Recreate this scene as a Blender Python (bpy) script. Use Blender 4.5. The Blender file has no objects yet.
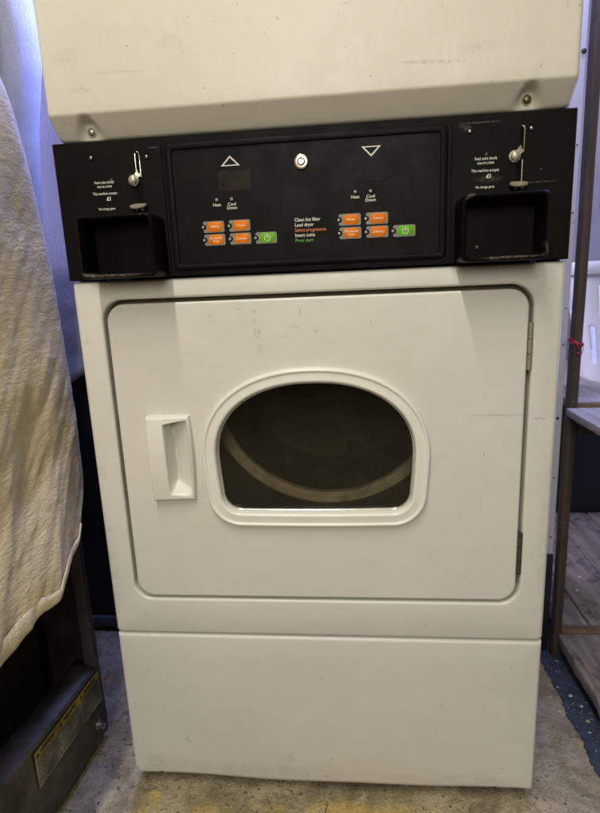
import bpy, bmesh, math, random
from mathutils import Vector, Matrix, noise
random.seed(7)
PI = math.pi
sc = bpy.context.scene
col = sc.collection
FZ = 0.010                      # floor level

# ------------------------------------------------------------------ materials
def new_mat(name):
    m = bpy.data.materials.new(name); m.use_nodes = True
    nt = m.node_tree; nt.nodes.clear()
    out = nt.nodes.new('ShaderNodeOutputMaterial')
    b = nt.nodes.new('ShaderNodeBsdfPrincipled')
    nt.links.new(b.outputs[0], out.inputs[0])
    return m, nt, b
def N(nt, t, **kw):
    n = nt.nodes.new(t)
    for k, v in kw.items(): setattr(n, k, v)
    return n
def setv(nt, sock, v):
    if isinstance(v, bpy.types.NodeSocket): nt.links.new(v, sock)
    elif isinstance(v, (tuple, list)) and len(v) == 3 and sock.type == 'RGBA': sock.default_value = (*v, 1)
    else: sock.default_value = v
def pos(nt): return N(nt, 'ShaderNodeNewGeometry').outputs['Position']
def tnoise(nt, scale, detail=4, rough=.55, vec=None, dist=0):
    n = N(nt, 'ShaderNodeTexNoise'); n.inputs['Scale'].default_value = scale
    n.inputs['Detail'].default_value = detail; n.inputs['Roughness'].default_value = rough
    n.inputs['Distortion'].default_value = dist
    setv(nt, n.inputs['Vector'], vec if vec else pos(nt)); return n.outputs[0]
def mapr(nt, v, a, b, c=0., d=1.):
    n = N(nt, 'ShaderNodeMapRange'); n.interpolation_type = 'SMOOTHSTEP'
    setv(nt, n.inputs[0], v)
    for i, x in zip((1, 2, 3, 4), (a, b, c, d)): n.inputs[i].default_value = x
    return n.outputs[0]
def math_(nt, op, a, b=0.):
    n = N(nt, 'ShaderNodeMath', operation=op); setv(nt, n.inputs[0], a); setv(nt, n.inputs[1], b); return n.outputs[0]
def vmath(nt, op, a, b=(0, 0, 0)):
    n = N(nt, 'ShaderNodeVectorMath', operation=op); setv(nt, n.inputs[0], a); setv(nt, n.inputs[1], b)
    return n.outputs['Value'] if op == 'LENGTH' else n.outputs[0]
def mix(nt, f, a, b):
    n = N(nt, 'ShaderNodeMix', data_type='RGBA'); setv(nt, n.inputs[0], f); setv(nt, n.inputs[6], a); setv(nt, n.inputs[7], b)
    return n.outputs[2]
def bump(nt, b, h, strength=.2, dist=.001):
    n = N(nt, 'ShaderNodeBump'); n.inputs['Strength'].default_value = strength; n.inputs['Distance'].default_value = dist
    setv(nt, n.inputs['Height'], h); nt.links.new(n.outputs[0], b.inputs['Normal'])
def stretch(nt, sx, sy, sz, rot=(0, 0, 0)):
    n = N(nt, 'ShaderNodeMapping'); n.inputs['Scale'].default_value = (sx, sy, sz); n.inputs['Rotation'].default_value = rot
    nt.links.new(pos(nt), n.inputs[0]); return n.outputs[0]
def marks(nt, lst, axis='Y'):
    """wear marks at fixed places: (a, c, ra, rc, angle degrees, strength, grain)"""
    P = pos(nt); acc = None
    nz = {}
    for (a, c, ra, rc, ang, st, grain) in lst:
        if axis == 'Y': ctr = (a, 0, c); sc_ = (1/ra, 0, 1/rc); rot = 'Y_AXIS'
        else: ctr = (a, c, 0); sc_ = (1/ra, 1/rc, 0); rot = 'Z_AXIS'
        v = vmath(nt, 'SUBTRACT', P, ctr)
        r = N(nt, 'ShaderNodeVectorRotate', rotation_type=rot); nt.links.new(v, r.inputs['Vector']); r.inputs['Angle'].default_value = math.radians(ang)
        v = vmath(nt, 'MULTIPLY', r.outputs[0], sc_)
        d = vmath(nt, 'LENGTH', v)
        m = mapr(nt, d, 1., .35, 0, st)
        if grain not in nz: nz[grain] = mapr(nt, tnoise(nt, grain, 4, .7), .36, .62)
        m = math_(nt, 'MULTIPLY', m, nz[grain])
        acc = m if acc is None else math_(nt, 'MAXIMUM', acc, m)
    return acc
def plain(name, c, rough=.5, metal=0., spec=.5, bumps=None, vary=.12, scale=30, emit=None):
    m, nt, b = new_mat(name)
    n = tnoise(nt, scale, 5, .6)
    dark = tuple(x*(1-vary) for x in c); lite = tuple(min(1, x*(1+vary)) for x in c)
    setv(nt, b.inputs['Base Color'], mix(nt, mapr(nt, n, .3, .7), dark, lite))
    setv(nt, b.inputs['Roughness'], mapr(nt, tnoise(nt, scale*2.3, 4), .3, .7, rough*.85, min(1, rough*1.15)))
    b.inputs['Metallic'].default_value = metal; b.inputs['Specular IOR Level'].default_value = spec
    if bumps: bump(nt, b, tnoise(nt, bumps[0], 5, .6), bumps[1], bumps[2])
    return m

PAINT_MARKS = [
 (-.215,.615,.055,.085,0,.20,60),(-.175,.56,.05,.03,0,.16,80),(-.10,.055,.25,.018,0,.22,50),(.20,.050,.14,.016,0,.26,60),(-.29,.06,.05,.03,0,.25,60),(.0,.322,.33,.006,0,.16,60),
 (.333,.50,.010,.16,0,.20,60),(-.333,.45,.010,.14,0,.22,60),(.315,.0395,.012,.006,0,.8,200),(-.334,.045,.006,.012,0,.7,200),(.0,.0475,.012,.004,0,.7,200),
 (-.080,.836,.006,.004,0,.6,900),(-.0795,.822,.006,.006,20,.5,900),(-.076,.806,.007,.009,-10,.55,700),(-.073,.783,.006,.010,0,.45,700),
 (-.142,.832,.006,.003,20,.4,900),(-.100,.840,.008,.002,0,.45,900),(-.014,.834,.002,.012,5,.5,500),(-.020,.812,.013,.0018,-20,.55,500),
 (-.034,.800,.016,.0015,12,.4,500),(.008,.806,.004,.004,0,.5,900),(-.160,.770,.002,.012,-20,.25,500),(-.171,.797,.004,.003,0,.25,500),
 (.262,.679,.060,.0022,0,.50,240),(.315,.673,.014,.0026,0,.75,240),(.243,.622,.002,.0015,0,1.,120),
 (.322,.850,.002,.002,0,.8,300),(.30,.868,.010,.006,0,.25,900),
 (-.165,1.175,.022,.010,10,.22,600),(-.148,1.166,.012,.002,-70,.6,400),(-.232,1.145,.050,.0025,-2,.35,420),(-.30,1.165,.024,.018,0,.22,520),(-.285,1.128,.02,.008,0,.35,520),
 (.16,1.128,.060,.0030,-3,.55,420),(.215,1.140,.030,.010,0,.22,520),(.315,1.185,.003,.016,12,.5,420),(.060,1.20,.010,.003,20,.3,520),
 (.165,.235,.002,.0018,0,1.,100),(.045,.195,.0022,.0018,0,.9,100),(.19,.195,.003,.010,10,.35,400),(-.238,.112,.006,.012,20,.5,520),
 (.29,.080,.004,.003,0,.8,200),(-.06,.085,.010,.012,-20,.35,500),(.295,.27,.0025,.0018,0,.9,100),(.0,.15,.003,.0025,0,.8,200),
 (-.331,.60,.010,.016,15,.30,420),(-.326,.80,.010,.008,0,.35,420),(.04,.385,.012,.0012,0,.8,200)]
def paint(name, c):
    m, nt, b = new_mat(name)
    big = mapr(nt, tnoise(nt, 5, 4, .6), .3, .75)
    base = mix(nt, big, tuple(x*.955 for x in c), c)
    fine = mapr(nt, tnoise(nt, 60, 6, .7), .62, .80, 0, .25)
    base = mix(nt, fine, base, tuple(x*.72 for x in (c[0], c[1]*.97, c[2]*.88)))
    speck = mapr(nt, tnoise(nt, 150, 2, .5), .735, .77, 0, .5)
    base = mix(nt, speck, base, (.16, .13, .09))
    mk = math_(nt, 'MULTIPLY', marks(nt, [(a, c, ra, rc, an, st, min(g, 60+g*.28)) for (a, c, ra, rc, an, st, g) in PAINT_MARKS]), .62)
    base = mix(nt, mk, base, (.17, .145, .10))
    setv(nt, b.inputs['Base Color'], base)
    setv(nt, b.inputs['Roughness'], mapr(nt, tnoise(nt, 22, 5, .6), .3, .7, .34, .46))
    b.inputs['Specular IOR Level'].default_value = .45
    h = math_(nt, 'ADD', tnoise(nt, 420, 2, .5), math_(nt, 'MULTIPLY', tnoise(nt, 7, 4, .55), 45.))
    bump(nt, b, h, .12, .0006)
    return m

M = {}
M['paint'] = paint('cream_enamel', (.63, .612, .56))
M['paint_aged'] = paint('aged_cream_enamel', (.59, .562, .475))
M['plastic'] = plain('off_white_plastic', (.71, .695, .64), .34, vary=.03, scale=18, bumps=(260, .05, .0005))
M['plastic2'] = plain('handle_plastic', (.67, .655, .60), .38, vary=.03, scale=18, bumps=(260, .05, .0005))
# black powder coat with light scuffs
def black(name, c, rough, mk=None):
    m, nt, b = new_mat(name)
    n = mapr(nt, tnoise(nt, 14, 6, .65), .45, .8, 0, 1)
    base = mix(nt, n, c, tuple(x*1.8 for x in c))
    dust = mapr(nt, tnoise(nt, 330, 4, .7), .66, .80, 0, .10)
    base = mix(nt, dust, base, (.22, .20, .17))
    b.inputs['Specular IOR Level'].default_value = .08
    if mk: base = mix(nt, math_(nt, 'MULTIPLY', marks(nt, mk), .6), base, (.20, .18, .15))
    setv(nt, b.inputs['Base Color'], base)
    setv(nt, b.inputs['Roughness'], mapr(nt, tnoise(nt, 25, 5, .6), .3, .7, rough-.06, rough+.08))
    bump(nt, b, tnoise(nt, 700, 2, .5), .12, .0004)
    return m
BM = [(.225,1.059,.03,.0016,0,.7,500),(.205,1.055,.012,.006,-30,.45,500),(.235,.992,.022,.006,0,.4,420),(-.20,1.056,.010,.0014,0,.7,300),
      (.30,.985,.03,.0012,0,.5,300),(-.262,1.018,.003,.004,0,.9,200),(.3,1.0,.002,.002,0,1,200),(.232,1.0215,.002,.003,0,1,200)]
M['black'] = black('black_powder_coat', (.0042, .0033, .0028), .50, BM)
M['overlay'] = black('black_overlay_film', (.0050, .0042, .0036), .44)
M['groove'] = plain('black_rubber', (.004, .0035, .003), .7, spec=.05)
BX = [(-.255,.892,.05,.0030,0,.9,420),(-.285,.893,.016,.0035,-10,1.,260),(.235,.8925,.012,.003,0,1.,300),(.202,.93,.0016,.04,0,.55,420),(.255,.893,.045,.0022,0,.8,300),
      (.298,.90,.003,.012,20,.8,420),(-.207,.94,.0014,.045,3,.5,500),(.205,.967,.01,.004,40,.8,420)]
M['box_black'] = black('coin_box_black', (.0030, .0026, .0025), .42, BX)
M['display'] = plain('display_window', (.0190, .0140, .0115), .45, spec=.08, scale=40, vary=.4)
M['white_ink'] = plain('white_ink', (.62, .60, .54), .5, vary=.08, scale=300)
M['grey_ink'] = plain('grey_key', (.155, .15, .13), .45, vary=.1, scale=200)
M['orange'] = plain('orange_key', (.60, .155, .003), .5, spec=.2, vary=.07, scale=120)
M['green'] = plain('green_key', (.115, .36, .012), .5, spec=.2, vary=.07, scale=120)
M['orange_ink'] = plain('orange_ink', (.50, .13, .02), .5, vary=.1, scale=300)
M['green_ink'] = plain('green_ink', (.07, .26, .03), .5, vary=.1, scale=300)
M['key_ink'] = plain('key_ink', (.85, .60, .35), .5, vary=.08, scale=300)
M['led'] = plain('led_lens', (.22, .22, .20), .25, vary=.1, scale=200)
M['chrome'] = plain('worn_chrome', (.62, .58, .48), .30, 1., vary=.15, scale=120, bumps=(200, .1, .0004))
M['nickel'] = plain('dull_nickel', (.46, .42, .32), .35, .5, vary=.15, scale=160)
M['zinc'] = plain('zinc_screw', (.42, .40, .34), .38, 1., vary=.25, scale=300)
M['brass'] = plain('dull_brass', (.20, .165, .10), .42, 1., vary=.2, scale=300)
M['hinge'] = plain('hinge_steel', (.33, .30, .22), .45, .6, vary=.15, scale=200)
M['dark_hinge'] = plain('dark_hinge_steel', (.10, .088, .06), .45, .6, vary=.25, scale=200)
M['silver_rim'] = plain('glass_seal', (.55, .54, .50), .18, .6, vary=.1, scale=80)
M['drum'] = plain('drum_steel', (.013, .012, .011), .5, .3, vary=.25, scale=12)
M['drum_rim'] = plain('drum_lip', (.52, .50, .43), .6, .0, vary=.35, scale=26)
M['galv'] = plain('galvanised_steel', (.085, .077, .060), .55, .35, vary=.55, scale=16, bumps=(60, .35, .0012))
M['dark_steel'] = plain('dark_steel', (.030, .028, .026), .55, .2, vary=.3, scale=25, bumps=(60, .1, .001))
M['edge_steel'] = plain('grey_edge_steel', (.10, .10, .115), .5, .3, vary=.2, scale=60)
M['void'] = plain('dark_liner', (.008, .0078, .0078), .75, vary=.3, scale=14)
M['label_paper'] = plain('label_paper', (.25, .235, .18), .55, vary=.55, scale=26)
M['label_yellow'] = plain('label_yellow', (.40, .30, .03), .5, vary=.5, scale=26)
M['label_ink'] = plain('label_ink', (.03, .03, .03), .5)
M['red'] = plain('red_ribbon', (.24, .008, .02), .6, vary=.2, scale=200)
M['cable'] = plain('cable_rubber', (.012, .012, .014), .5)
M['stone'] = plain('rubble', (.42, .38, .30), .9, vary=.3, scale=80, bumps=(150, .4, .001))
M['chip'] = plain('white_chip', (.55, .54, .50), .7, vary=.3, scale=200)
M['dirt'] = plain('dirt_crumb', (.06, .045, .03), .9, vary=.4, scale=200)
M['wall'] = plain('pale_wall_paint', (.24, .235, .25), .8, vary=.10, scale=6, bumps=(60, .3, .001))
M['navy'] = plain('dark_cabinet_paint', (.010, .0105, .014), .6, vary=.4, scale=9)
M['basket'] = plain('white_basket_plastic', (.72, .74, .76), .45, vary=.04, scale=20)

def wood(name, c, dark, rough=.75, along='y', grime=.5):
    m, nt, b = new_mat(name)
    s = {'y': (30, 2.2, 30), 'z': (40, 40, 2.5), 'x': (2.2, 30, 30)}[along]
    g = tnoise(nt, 1.6, 7, .65, stretch(nt, *s), .6)
    base = mix(nt, mapr(nt, g, .32, .68), dark, c)
    st = mapr(nt, tnoise(nt, 14, 7, .75, None, .4), .50, .66, 0, grime)
    base = mix(nt, st, base, tuple(x*.35 for x in dark))
    sp = mapr(nt, tnoise(nt, 130, 3, .6), .66, .72, 0, .22)
    base = mix(nt, sp, base, (.62, .60, .58))
    setv(nt, b.inputs['Base Color'], base); b.inputs['Roughness'].default_value = rough
    bump(nt, b, g, .5, .0015)
    return m
M['post_wood'] = wood('brown_post_wood', (.062, .040, .026), (.028, .019, .013), along='z', grime=.35)
M['board'] = wood('weathered_board', (.25, .215, .19), (.12, .10, .085), along='y', grime=.9)
M['shelf_white'] = wood('whitewashed_board', (.30, .28, .27), (.19, .17, .16), along='y', grime=.4)
M['rail'] = wood('rail_wood', (.17, .10, .06), (.07, .045, .03), along='x', grime=.5)
M['mat'] = plain('blue_mat_felt', (.030, .040, .066), .95, vary=.35, scale=60, bumps=(420, .7, .002))
def partition():
    m, nt, b = new_mat('white_partition_paint')
    n = mapr(nt, tnoise(nt, 9, 6, .7), .5, .75, 0, .6)
    base = mix(nt, n, (.50, .48, .52), (.34, .31, .34))
    base = mix(nt, mapr(nt, tnoise(nt, 90, 5, .7), .64, .72, 0, .5), base, (.12, .10, .10))
    setv(nt, b.inputs['Base Color'], base); b.inputs['Roughness'].default_value = .5
    bump(nt, b, tnoise(nt, 60, 4), .15, .001); return m
M['partition'] = partition()
# concrete
def concrete():
    m, nt, b = new_mat('stained_concrete')
    a = mapr(nt, tnoise(nt, 9, 8, .72, None, .4), .38, .62)
    base = mix(nt, a, (.23, .185, .100), (.55, .465, .30))
    y = mapr(nt, tnoise(nt, 3.5, 6, .7, vmath(nt, 'ADD', pos(nt), (3, 5, 1)), .5), .46, .62, 0, .55)
    base = mix(nt, y, base, (.36, .285, .125))
    w = mapr(nt, tnoise(nt, 26, 7, .75), .56, .68, 0, .7)
    base = mix(nt, w, base, (.55, .49, .36))
    d = mapr(nt, tnoise(nt, 44, 6, .7, vmath(nt, 'ADD', pos(nt), (9, 2, 4)), .8), .60, .70, 0, .8)
    base = mix(nt, d, base, (.085, .065, .040))
    fine = mapr(nt, tnoise(nt, 240, 5, .75), .42, .66, 0, .55)
    base = mix(nt, fine, base, (.13, .11, .085))
    vo = N(nt, 'ShaderNodeTexVoronoi', feature='DISTANCE_TO_EDGE'); vo.inputs['Scale'].default_value = 4.2
    wv = N(nt, 'ShaderNodeTexNoise'); wv.inputs['Scale'].default_value = 14; wv.inputs['Detail'].default_value = 6; nt.links.new(pos(nt), wv.inputs[0])
    nt.links.new(vmath(nt, 'ADD', pos(nt), vmath(nt, 'MULTIPLY', wv.outputs[1], (.09, .09, .09))), vo.inputs['Vector'])
    crack = math_(nt, 'MULTIPLY', mapr(nt, vo.outputs['Distance'], .0, .009, 1., 0.), mapr(nt, tnoise(nt, 6, 3), .50, .58))
    base = mix(nt, crack, base, (.05, .04, .028))
    pits = mapr(nt, tnoise(nt, 120, 2, .5), .66, .70, 0, .8)
    base = mix(nt, pits, base, (.09, .07, .05))
    g = marks(nt, [(.46,.15,.14,.45,0,.45,9),(.46,.0,.16,.25,0,.3,14)], 'Z')
    base = mix(nt, g, base, (.20, .185, .175))
    ym = marks(nt, [(-.305,-.035,.020,.045,8,1.,18),(-.30,-.02,.012,.014,0,1.,60),(-.20,-.05,.05,.03,0,.5,30),(.05,-.04,.2,.04,0,.55,25),(-.52,.26,.03,.02,0,.4,60)], 'Z')
    base = mix(nt, ym, base, (.62, .42, .07))
    setv(nt, b.inputs['Base Color'], base)
    setv(nt, b.inputs['Roughness'], mapr(nt, a, 0, 1, .9, .65))
    h = math_(nt, 'ADD', math_(nt, 'MULTIPLY', tnoise(nt, 30, 7, .7), 3.), tnoise(nt, 220, 4, .7))
    h = math_(nt, 'SUBTRACT', math_(nt, 'SUBTRACT', h, math_(nt, 'MULTIPLY', crack, 1.2)), math_(nt, 'MULTIPLY', pits, .6))
    bump(nt, b, h, .9, .004)
    return m
M['concrete'] = concrete()
def fabric(name, c, weave=900, translucent=0., vary=.1, crinkle=False):
    m, nt, b = new_mat(name)
    base = mix(nt, mapr(nt, tnoise(nt, 30, 6, .7), .3, .7), tuple(x*(1-vary) for x in c), c)
    slub = tnoise(nt, 1., 4, .7, stretch(nt, 260, 260, 90))
    base = mix(nt, mapr(nt, slub, .5, .75, 0, .30), base, tuple(x*.62 for x in c))
    setv(nt, b.inputs['Base Color'], base); b.inputs['Roughness'].default_value = .95
    b.inputs['Specular IOR Level'].default_value = .1
    h = math_(nt, 'ADD', tnoise(nt, weave*.42, 3, .65), math_(nt, 'MULTIPLY', slub, 1.3))
    bump(nt, b, h, .75, .0022)
    if crinkle:
        c1 = tnoise(nt, 1., 6, .72, stretch(nt, 60, 30, 95, (math.radians(42), 0, 0)), .5)
        c2 = tnoise(nt, 1., 4, .7, stretch(nt, 150, 130, 210, (math.radians(42), 0, 0)), .3)
        hh = math_(nt, 'ADD', math_(nt, 'ADD', math_(nt, 'MULTIPLY', c1, 3.2), math_(nt, 'MULTIPLY', c2, 1.1)), math_(nt, 'MULTIPLY', slub, .25))
        bump(nt, b, hh, .8, .0019)
    if translucent:
        out = nt.nodes['Material Output']
        t = N(nt, 'ShaderNodeBsdfTranslucent'); setv(nt, t.inputs[0], base)
        mx = N(nt, 'ShaderNodeMixShader'); mx.inputs[0].default_value = translucent
        nt.links.new(b.outputs[0], mx.inputs[1]); nt.links.new(t.outputs[0], mx.inputs[2]); nt.links.new(mx.outputs[0], out.inputs[0])
    return m
M['sheet'] = fabric('calico_sheet', (.66, .565, .37), crinkle=True)
M['hem'] = fabric('calico_hem', (.70, .61, .41))
M['white_cloth'] = fabric('white_bedsheet', (.58, .58, .62), translucent=.5)
M['curtain'] = fabric('white_curtain', (.60, .575, .57), translucent=.25, vary=.06)
def glass():
    m, nt, b = new_mat('smoked_glass'); nt.nodes.remove(b); out = nt.nodes['Material Output']
    t = N(nt, 'ShaderNodeBsdfTransparent'); t.inputs[0].default_value = (.80, .77, .70, 1)
    g = N(nt, 'ShaderNodeBsdfGlossy'); g.inputs['Roughness'].default_value = .08
    d = N(nt, 'ShaderNodeBsdfDiffuse'); d.inputs[0].default_value = (.20, .18, .14, 1)
    f = N(nt, 'ShaderNodeFresnel'); f.inputs[0].default_value = 1.45
    dm = N(nt, 'ShaderNodeMixShader'); setv(nt, dm.inputs[0], mapr(nt, tnoise(nt, 16, 7, .7, None, .6), .40, .80, .008, .035))
    nt.links.new(t.outputs[0], dm.inputs[1]); nt.links.new(d.outputs[0], dm.inputs[2])
    mx = N(nt, 'ShaderNodeMixShader'); nt.links.new(f.outputs[0], mx.inputs[0])
    nt.links.new(dm.outputs[0], mx.inputs[1]); nt.links.new(g.outputs[0], mx.inputs[2]); nt.links.new(mx.outputs[0], out.inputs[0])
    return m
M['glass'] = glass()

# ------------------------------------------------------------------ mesh building
INV = {}
def root_of(o):
    while o.parent: o = o.parent
    return o
def tag(o, label=None, cat=None, group=None, kind=None):
    if label: o['label'] = label
    if cat: o['category'] = cat
    if group: o['group'] = group
    if kind: o['kind'] = kind
    return o
def thing(name, label, cat, loc=(0, 0, 0), rz=0, group=None):
    o = bpy.data.objects.new(name, None); col.objects.link(o); o.empty_display_size = .05
    o.location = loc; o.rotation_euler = (0, 0, rz)
    INV[o.name] = (Matrix.Translation(Vector(loc)) @ Matrix.Rotation(rz, 4, 'Z')).inverted()
    return tag(o, label, cat, group)

class MB:
    def __init__(s): s.v = []; s.f = []; s.m = []
    def face(s, idx, mi=0): s.f.append(idx); s.m.append(mi)
    def box(s, x0, x1, y0, y1, z0, z1, mi=0):
        b = len(s.v)
        s.v += [(x, y, z) for z in (z0, z1) for y in (y0, y1) for x in (x0, x1)]
        for q in ((0,2,3,1),(4,5,7,6),(0,1,5,4),(2,6,7,3),(0,4,6,2),(1,3,7,5)): s.face([b+i for i in q], mi)
        return s
    def loops(s, L, mi=0, cap0=False, cap1=False, closed=True):
        n = len(L[0]); b = len(s.v)
        for l in L: s.v += [tuple(p) for p in l]
        mis = mi if isinstance(mi, list) else [mi]*(len(L)-1)
        for k in range(len(L)-1):
            for i in range(n if closed else n-1):
                j = (i+1) % n
                s.face([b+k*n+i, b+k*n+j, b+(k+1)*n+j, b+(k+1)*n+i], mis[k])
        if cap0: s.face([b+i for i in range(n)][::-1], mis[0])
        if cap1: s.face([b+(len(L)-1)*n+i for i in range(n)], mis[-1])
        return s
    def grid(s, rows, mi=0): return s.loops(rows, mi, closed=False)
    def cyl(s, c, axis, r, h, n=24, mi=0, dome=0., r2=None):
        """disc/cylinder starting at c along axis; optional domed end"""
        a = Vector(axis).normalized(); u = a.orthogonal().normalized(); w = a.cross(u); c = Vector(c)
        r2 = r if r2 is None else r2
        ring = lambda rr, d: [tuple(c + a*d + (u*math.cos(t) + w*math.sin(t))*rr) for t in [2*PI*i/n for i in range(n)]]
        L = [ring(r, 0), ring(r2, h)]
        if dome:
            for k in range(1, 5): L.append(ring(r2*math.cos(k*PI/10), h + dome*math.sin(k*PI/10)))
        return s.loops(L, mi, True, True)
    def tube(s, pts, r, n=10, mi=0):
        P = [Vector(p) for p in pts]; L = []
        up = Vector((.31, .2, .93))
        for i, p in enumerate(P):
            t = (P[min(i+1, len(P)-1)] - P[max(i-1, 0)]).normalized()
            u = t.cross(up).normalized(); w = t.cross(u)
            rr = r[i] if isinstance(r, (list, tuple)) else r
            L.append([tuple(p + (u*math.cos(a) + w*math.sin(a))*rr) for a in [2*PI*k/n for k in range(n)]])
        return s.loops(L, mi, True, True)
    def text(s, st, size, x, z, y, mi=0, align='CENTER', weight=0., sx=1., ang=0.):
        cu = bpy.data.curves.new('t', 'FONT'); cu.body = st; cu.size = size; cu.align_x = align; cu.align_y = 'CENTER'
        cu.offset = weight; cu.resolution_u = 3; cu.fill_mode = 'FRONT'
        o = bpy.data.objects.new('t', cu); col.objects.link(o)
        dg = bpy.context.evaluated_depsgraph_get(); me = bpy.data.meshes.new_from_object(o.evaluated_get(dg))
        b = len(s.v)
        for v in me.vertices:
            X, Z = v.co.x*sx, v.co.y
            s.v.append((x + X*math.cos(ang) - Z*math.sin(ang), y, z + X*math.sin(ang) + Z*math.cos(ang)))
        for p in me.polygons: s.face([b+i for i in p.vertices], mi)
        bpy.data.objects.remove(o); bpy.data.curves.remove(cu); bpy.data.meshes.remove(me)
        return s
    def build(s, name, mats, parent=None, smooth=True, bevel=0., seg=2, angle=35, solid=0., fix=True):
        me = bpy.data.meshes.new(name)
        inv = INV.get(root_of(parent).name, Matrix.Identity(4)) if parent else Matrix.Identity(4)
        me.from_pydata([tuple(inv @ Vector(v)) for v in s.v], [], s.f)
        if not isinstance(mats, (list, tuple)): mats = [mats]
        for m in mats: me.materials.append(m)
        me.polygons.foreach_set('material_index', s.m)
        bm = bmesh.new(); bm.from_mesh(me)
        if fix: bmesh.ops.recalc_face_normals(bm, faces=bm.faces)
        if bevel:
            ed = [e for e in bm.edges if len(e.link_faces) == 2 and e.calc_face_angle(0) > math.radians(30)]
            bmesh.ops.bevel(bm, geom=ed, offset=bevel, segments=seg, affect='EDGES', clamp_overlap=True, profile=.5)
        for f in bm.faces: f.smooth = smooth
        for e in bm.edges:
            if len(e.link_faces) == 2 and e.calc_face_angle(0) > math.radians(angle): e.smooth = False
        bm.to_mesh(me); bm.free(); me.update()
        o = bpy.data.objects.new(name, me); col.objects.link(o)
        if parent: o.parent = parent
        if solid:
            md = o.modifiers.new('thickness', 'SOLIDIFY'); md.thickness = solid; md.offset = 0
        return o

def rrect(x0, x1, z0, z1, r, y, n=8, m=1):
    """rounded rectangle loop in the XZ plane at depth y; n corner steps, m pieces per straight side"""
    P = []
    cs = [(x1-r, z0+r, -PI/2), (x1-r, z1-r, 0), (x0+r, z1-r, PI/2), (x0+r, z0+r, PI)]
    for k, (cx, cz, a0) in enumerate(cs):
        for i in range(n+1):
            a = a0 + PI/2*i/n; P.append((cx + r*math.cos(a), y, cz + r*math.sin(a)))
        if m > 1:
            nx = cs[(k+1) % 4]; a = a0 + PI/2
            p = P[-1]; q = (nx[0] + r*math.cos(nx[2]), y, nx[1] + r*math.sin(nx[2]))
            for j in range(1, m): t = j/m; P.append((p[0]+(q[0]-p[0])*t, y, p[2]+(q[2]-p[2])*t))
    return P

# ================================================================== THE DRYER
W2 = .3415
dry = thing('stack_dryer', 'cream stacked tumble dryer with black coin-operated control panel and round-topped door window', 'tumble dryer', (0, .35, FZ))
# cabinet shell (left side, right side, back, top)
b = MB()
b.box(-W2+.002, -W2+.006, .022, .70, .04, 1.88).box(W2-.006, W2-.002, .022, .70, .04, 1.88)
b.box(-W2+.006, W2-.006, .696, .70, .04, 1.88).box(-W2+.006, W2-.006, .022, .696, 1.876, 1.88)
b.box(-W2+.006, W2-.006, .05, .696, .04, .044)
b.build('cabinet', M['paint'], dry, smooth=False)
for x in (-.29, .29):
    for y in (.08, .62): MB().cyl((x, y, FZ), (0, 0, 1), .018, .025, 16).build('levelling_foot', M['dark_steel'], dry)
b = MB()   # recessed plinth behind the kick panel
b.box(-W2+.012, W2-.012, .045, .049, FZ+.002, .060).build('plinth', M['void'], dry, smooth=False)

# ---- lower front frame with rounded opening
HX0, HX1, HZ0, HZ1 = -.3010, .3022, .3826, .8592
FZ0, FZ1 = .3200, .8862
def frame_loops():
    L = []
    # outer turned edge
    L.append(rrect(-W2, W2, FZ0, FZ1, .004, .022, 10))
    L.append(rrect(-W2, W2, FZ0, FZ1, .004, .0085, 10))
    for k in range(1, 7):
        a = k/6*PI/2; e = 1-math.cos(a); q = 1-math.sin(a)
        L.append(rrect(-W2+.0075*e, W2-.0075*e, FZ0+.0035*e, FZ1-.0045*e, .004+.004*e, .0085*q, 10))
    R = .030
    for k in range(0, 7):
        a = k/6*PI/2; e = 1-math.sin(a); q = 1-math.cos(a)
        L.append(rrect(HX0-.0042*e, HX1+.0042*e, HZ0-.0042*e, HZ1+.0042*e, R+.004*e, .0042*q, 10))
    L.append(rrect(HX0, HX1, HZ0, HZ1, R, .020, 10))
    L.append(rrect(HX0+.03, HX1-.03, HZ0+.03, HZ1-.03, R-.01, .0205, 10))   # inner return lip
    return L
L = frame_loops()
fr = MB().loops(L).build('front_frame', M['paint'], dry, angle=50)
# shadowed gasket in the door gap
g = MB().loops([rrect(HX0+.0005, HX1-.0005, HZ0+.0005, HZ1-.0005, .029, .0185, 10), rrect(HX0+.02, HX1-.02, HZ0+.02, HZ1-.02, .02, .0185, 10)])
g.build('gasket', plain('door_gasket', (.10, .085, .05), .7), dry)

# ---- door
HXL, HXR, HZB, HZT = -.2500, -.1838, .5555, .6890
DX0, DX1, DZ0, DZ1 = -.2950, .2965, .3880, .8530
def d_outline(off, y, n=96, sx=0.):
    """window outline: arched top, flat bottom with round corners; off = inward offset"""
    base = []
    A, ZM, H = .1690, .622, .1330
    Z0 = .5115; R = .052
    K = 56
    for i in range(K+1):
        t = PI*i/K; c, s_ = math.cos(t), math.sin(t); p = 2/2.22
        base.append((A*math.copysign(abs(c)**p, c), ZM + H*abs(s_)**p))
    # left side down, bottom corners
    xb = A - .004
    base += [(-A+.0015, ZM-.03)]
    for i in range(13):
        a = PI + PI/2*i/12; base.append((-xb+R + R*math.cos(a), Z0+R + R*math.sin(a)))
    for i in range(1, 8): base.append((-xb+R + (2*xb-2*R)*i/8, Z0 - .0012*math.sin(PI*i/8)))
    for i in range(13):
        a = -PI/2 + PI/2*i/12; base.append((xb-R + R*math.cos(a), Z0+R + R*math.sin(a)))
    base += [(A-.0015, ZM-.03)]
    P = [Vector(p) for p in base]; n = len(P); out = []
    for i in range(n):
        t = (P[(i+1) % n] - P[i-1]).normalized()
        nrm = Vector((-t.y, t.x))
        q = P[i] + nrm*off
        out.append((q.x - .0012, y, q.y))
    return out
NO = len(d_outline(0, 0))
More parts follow.
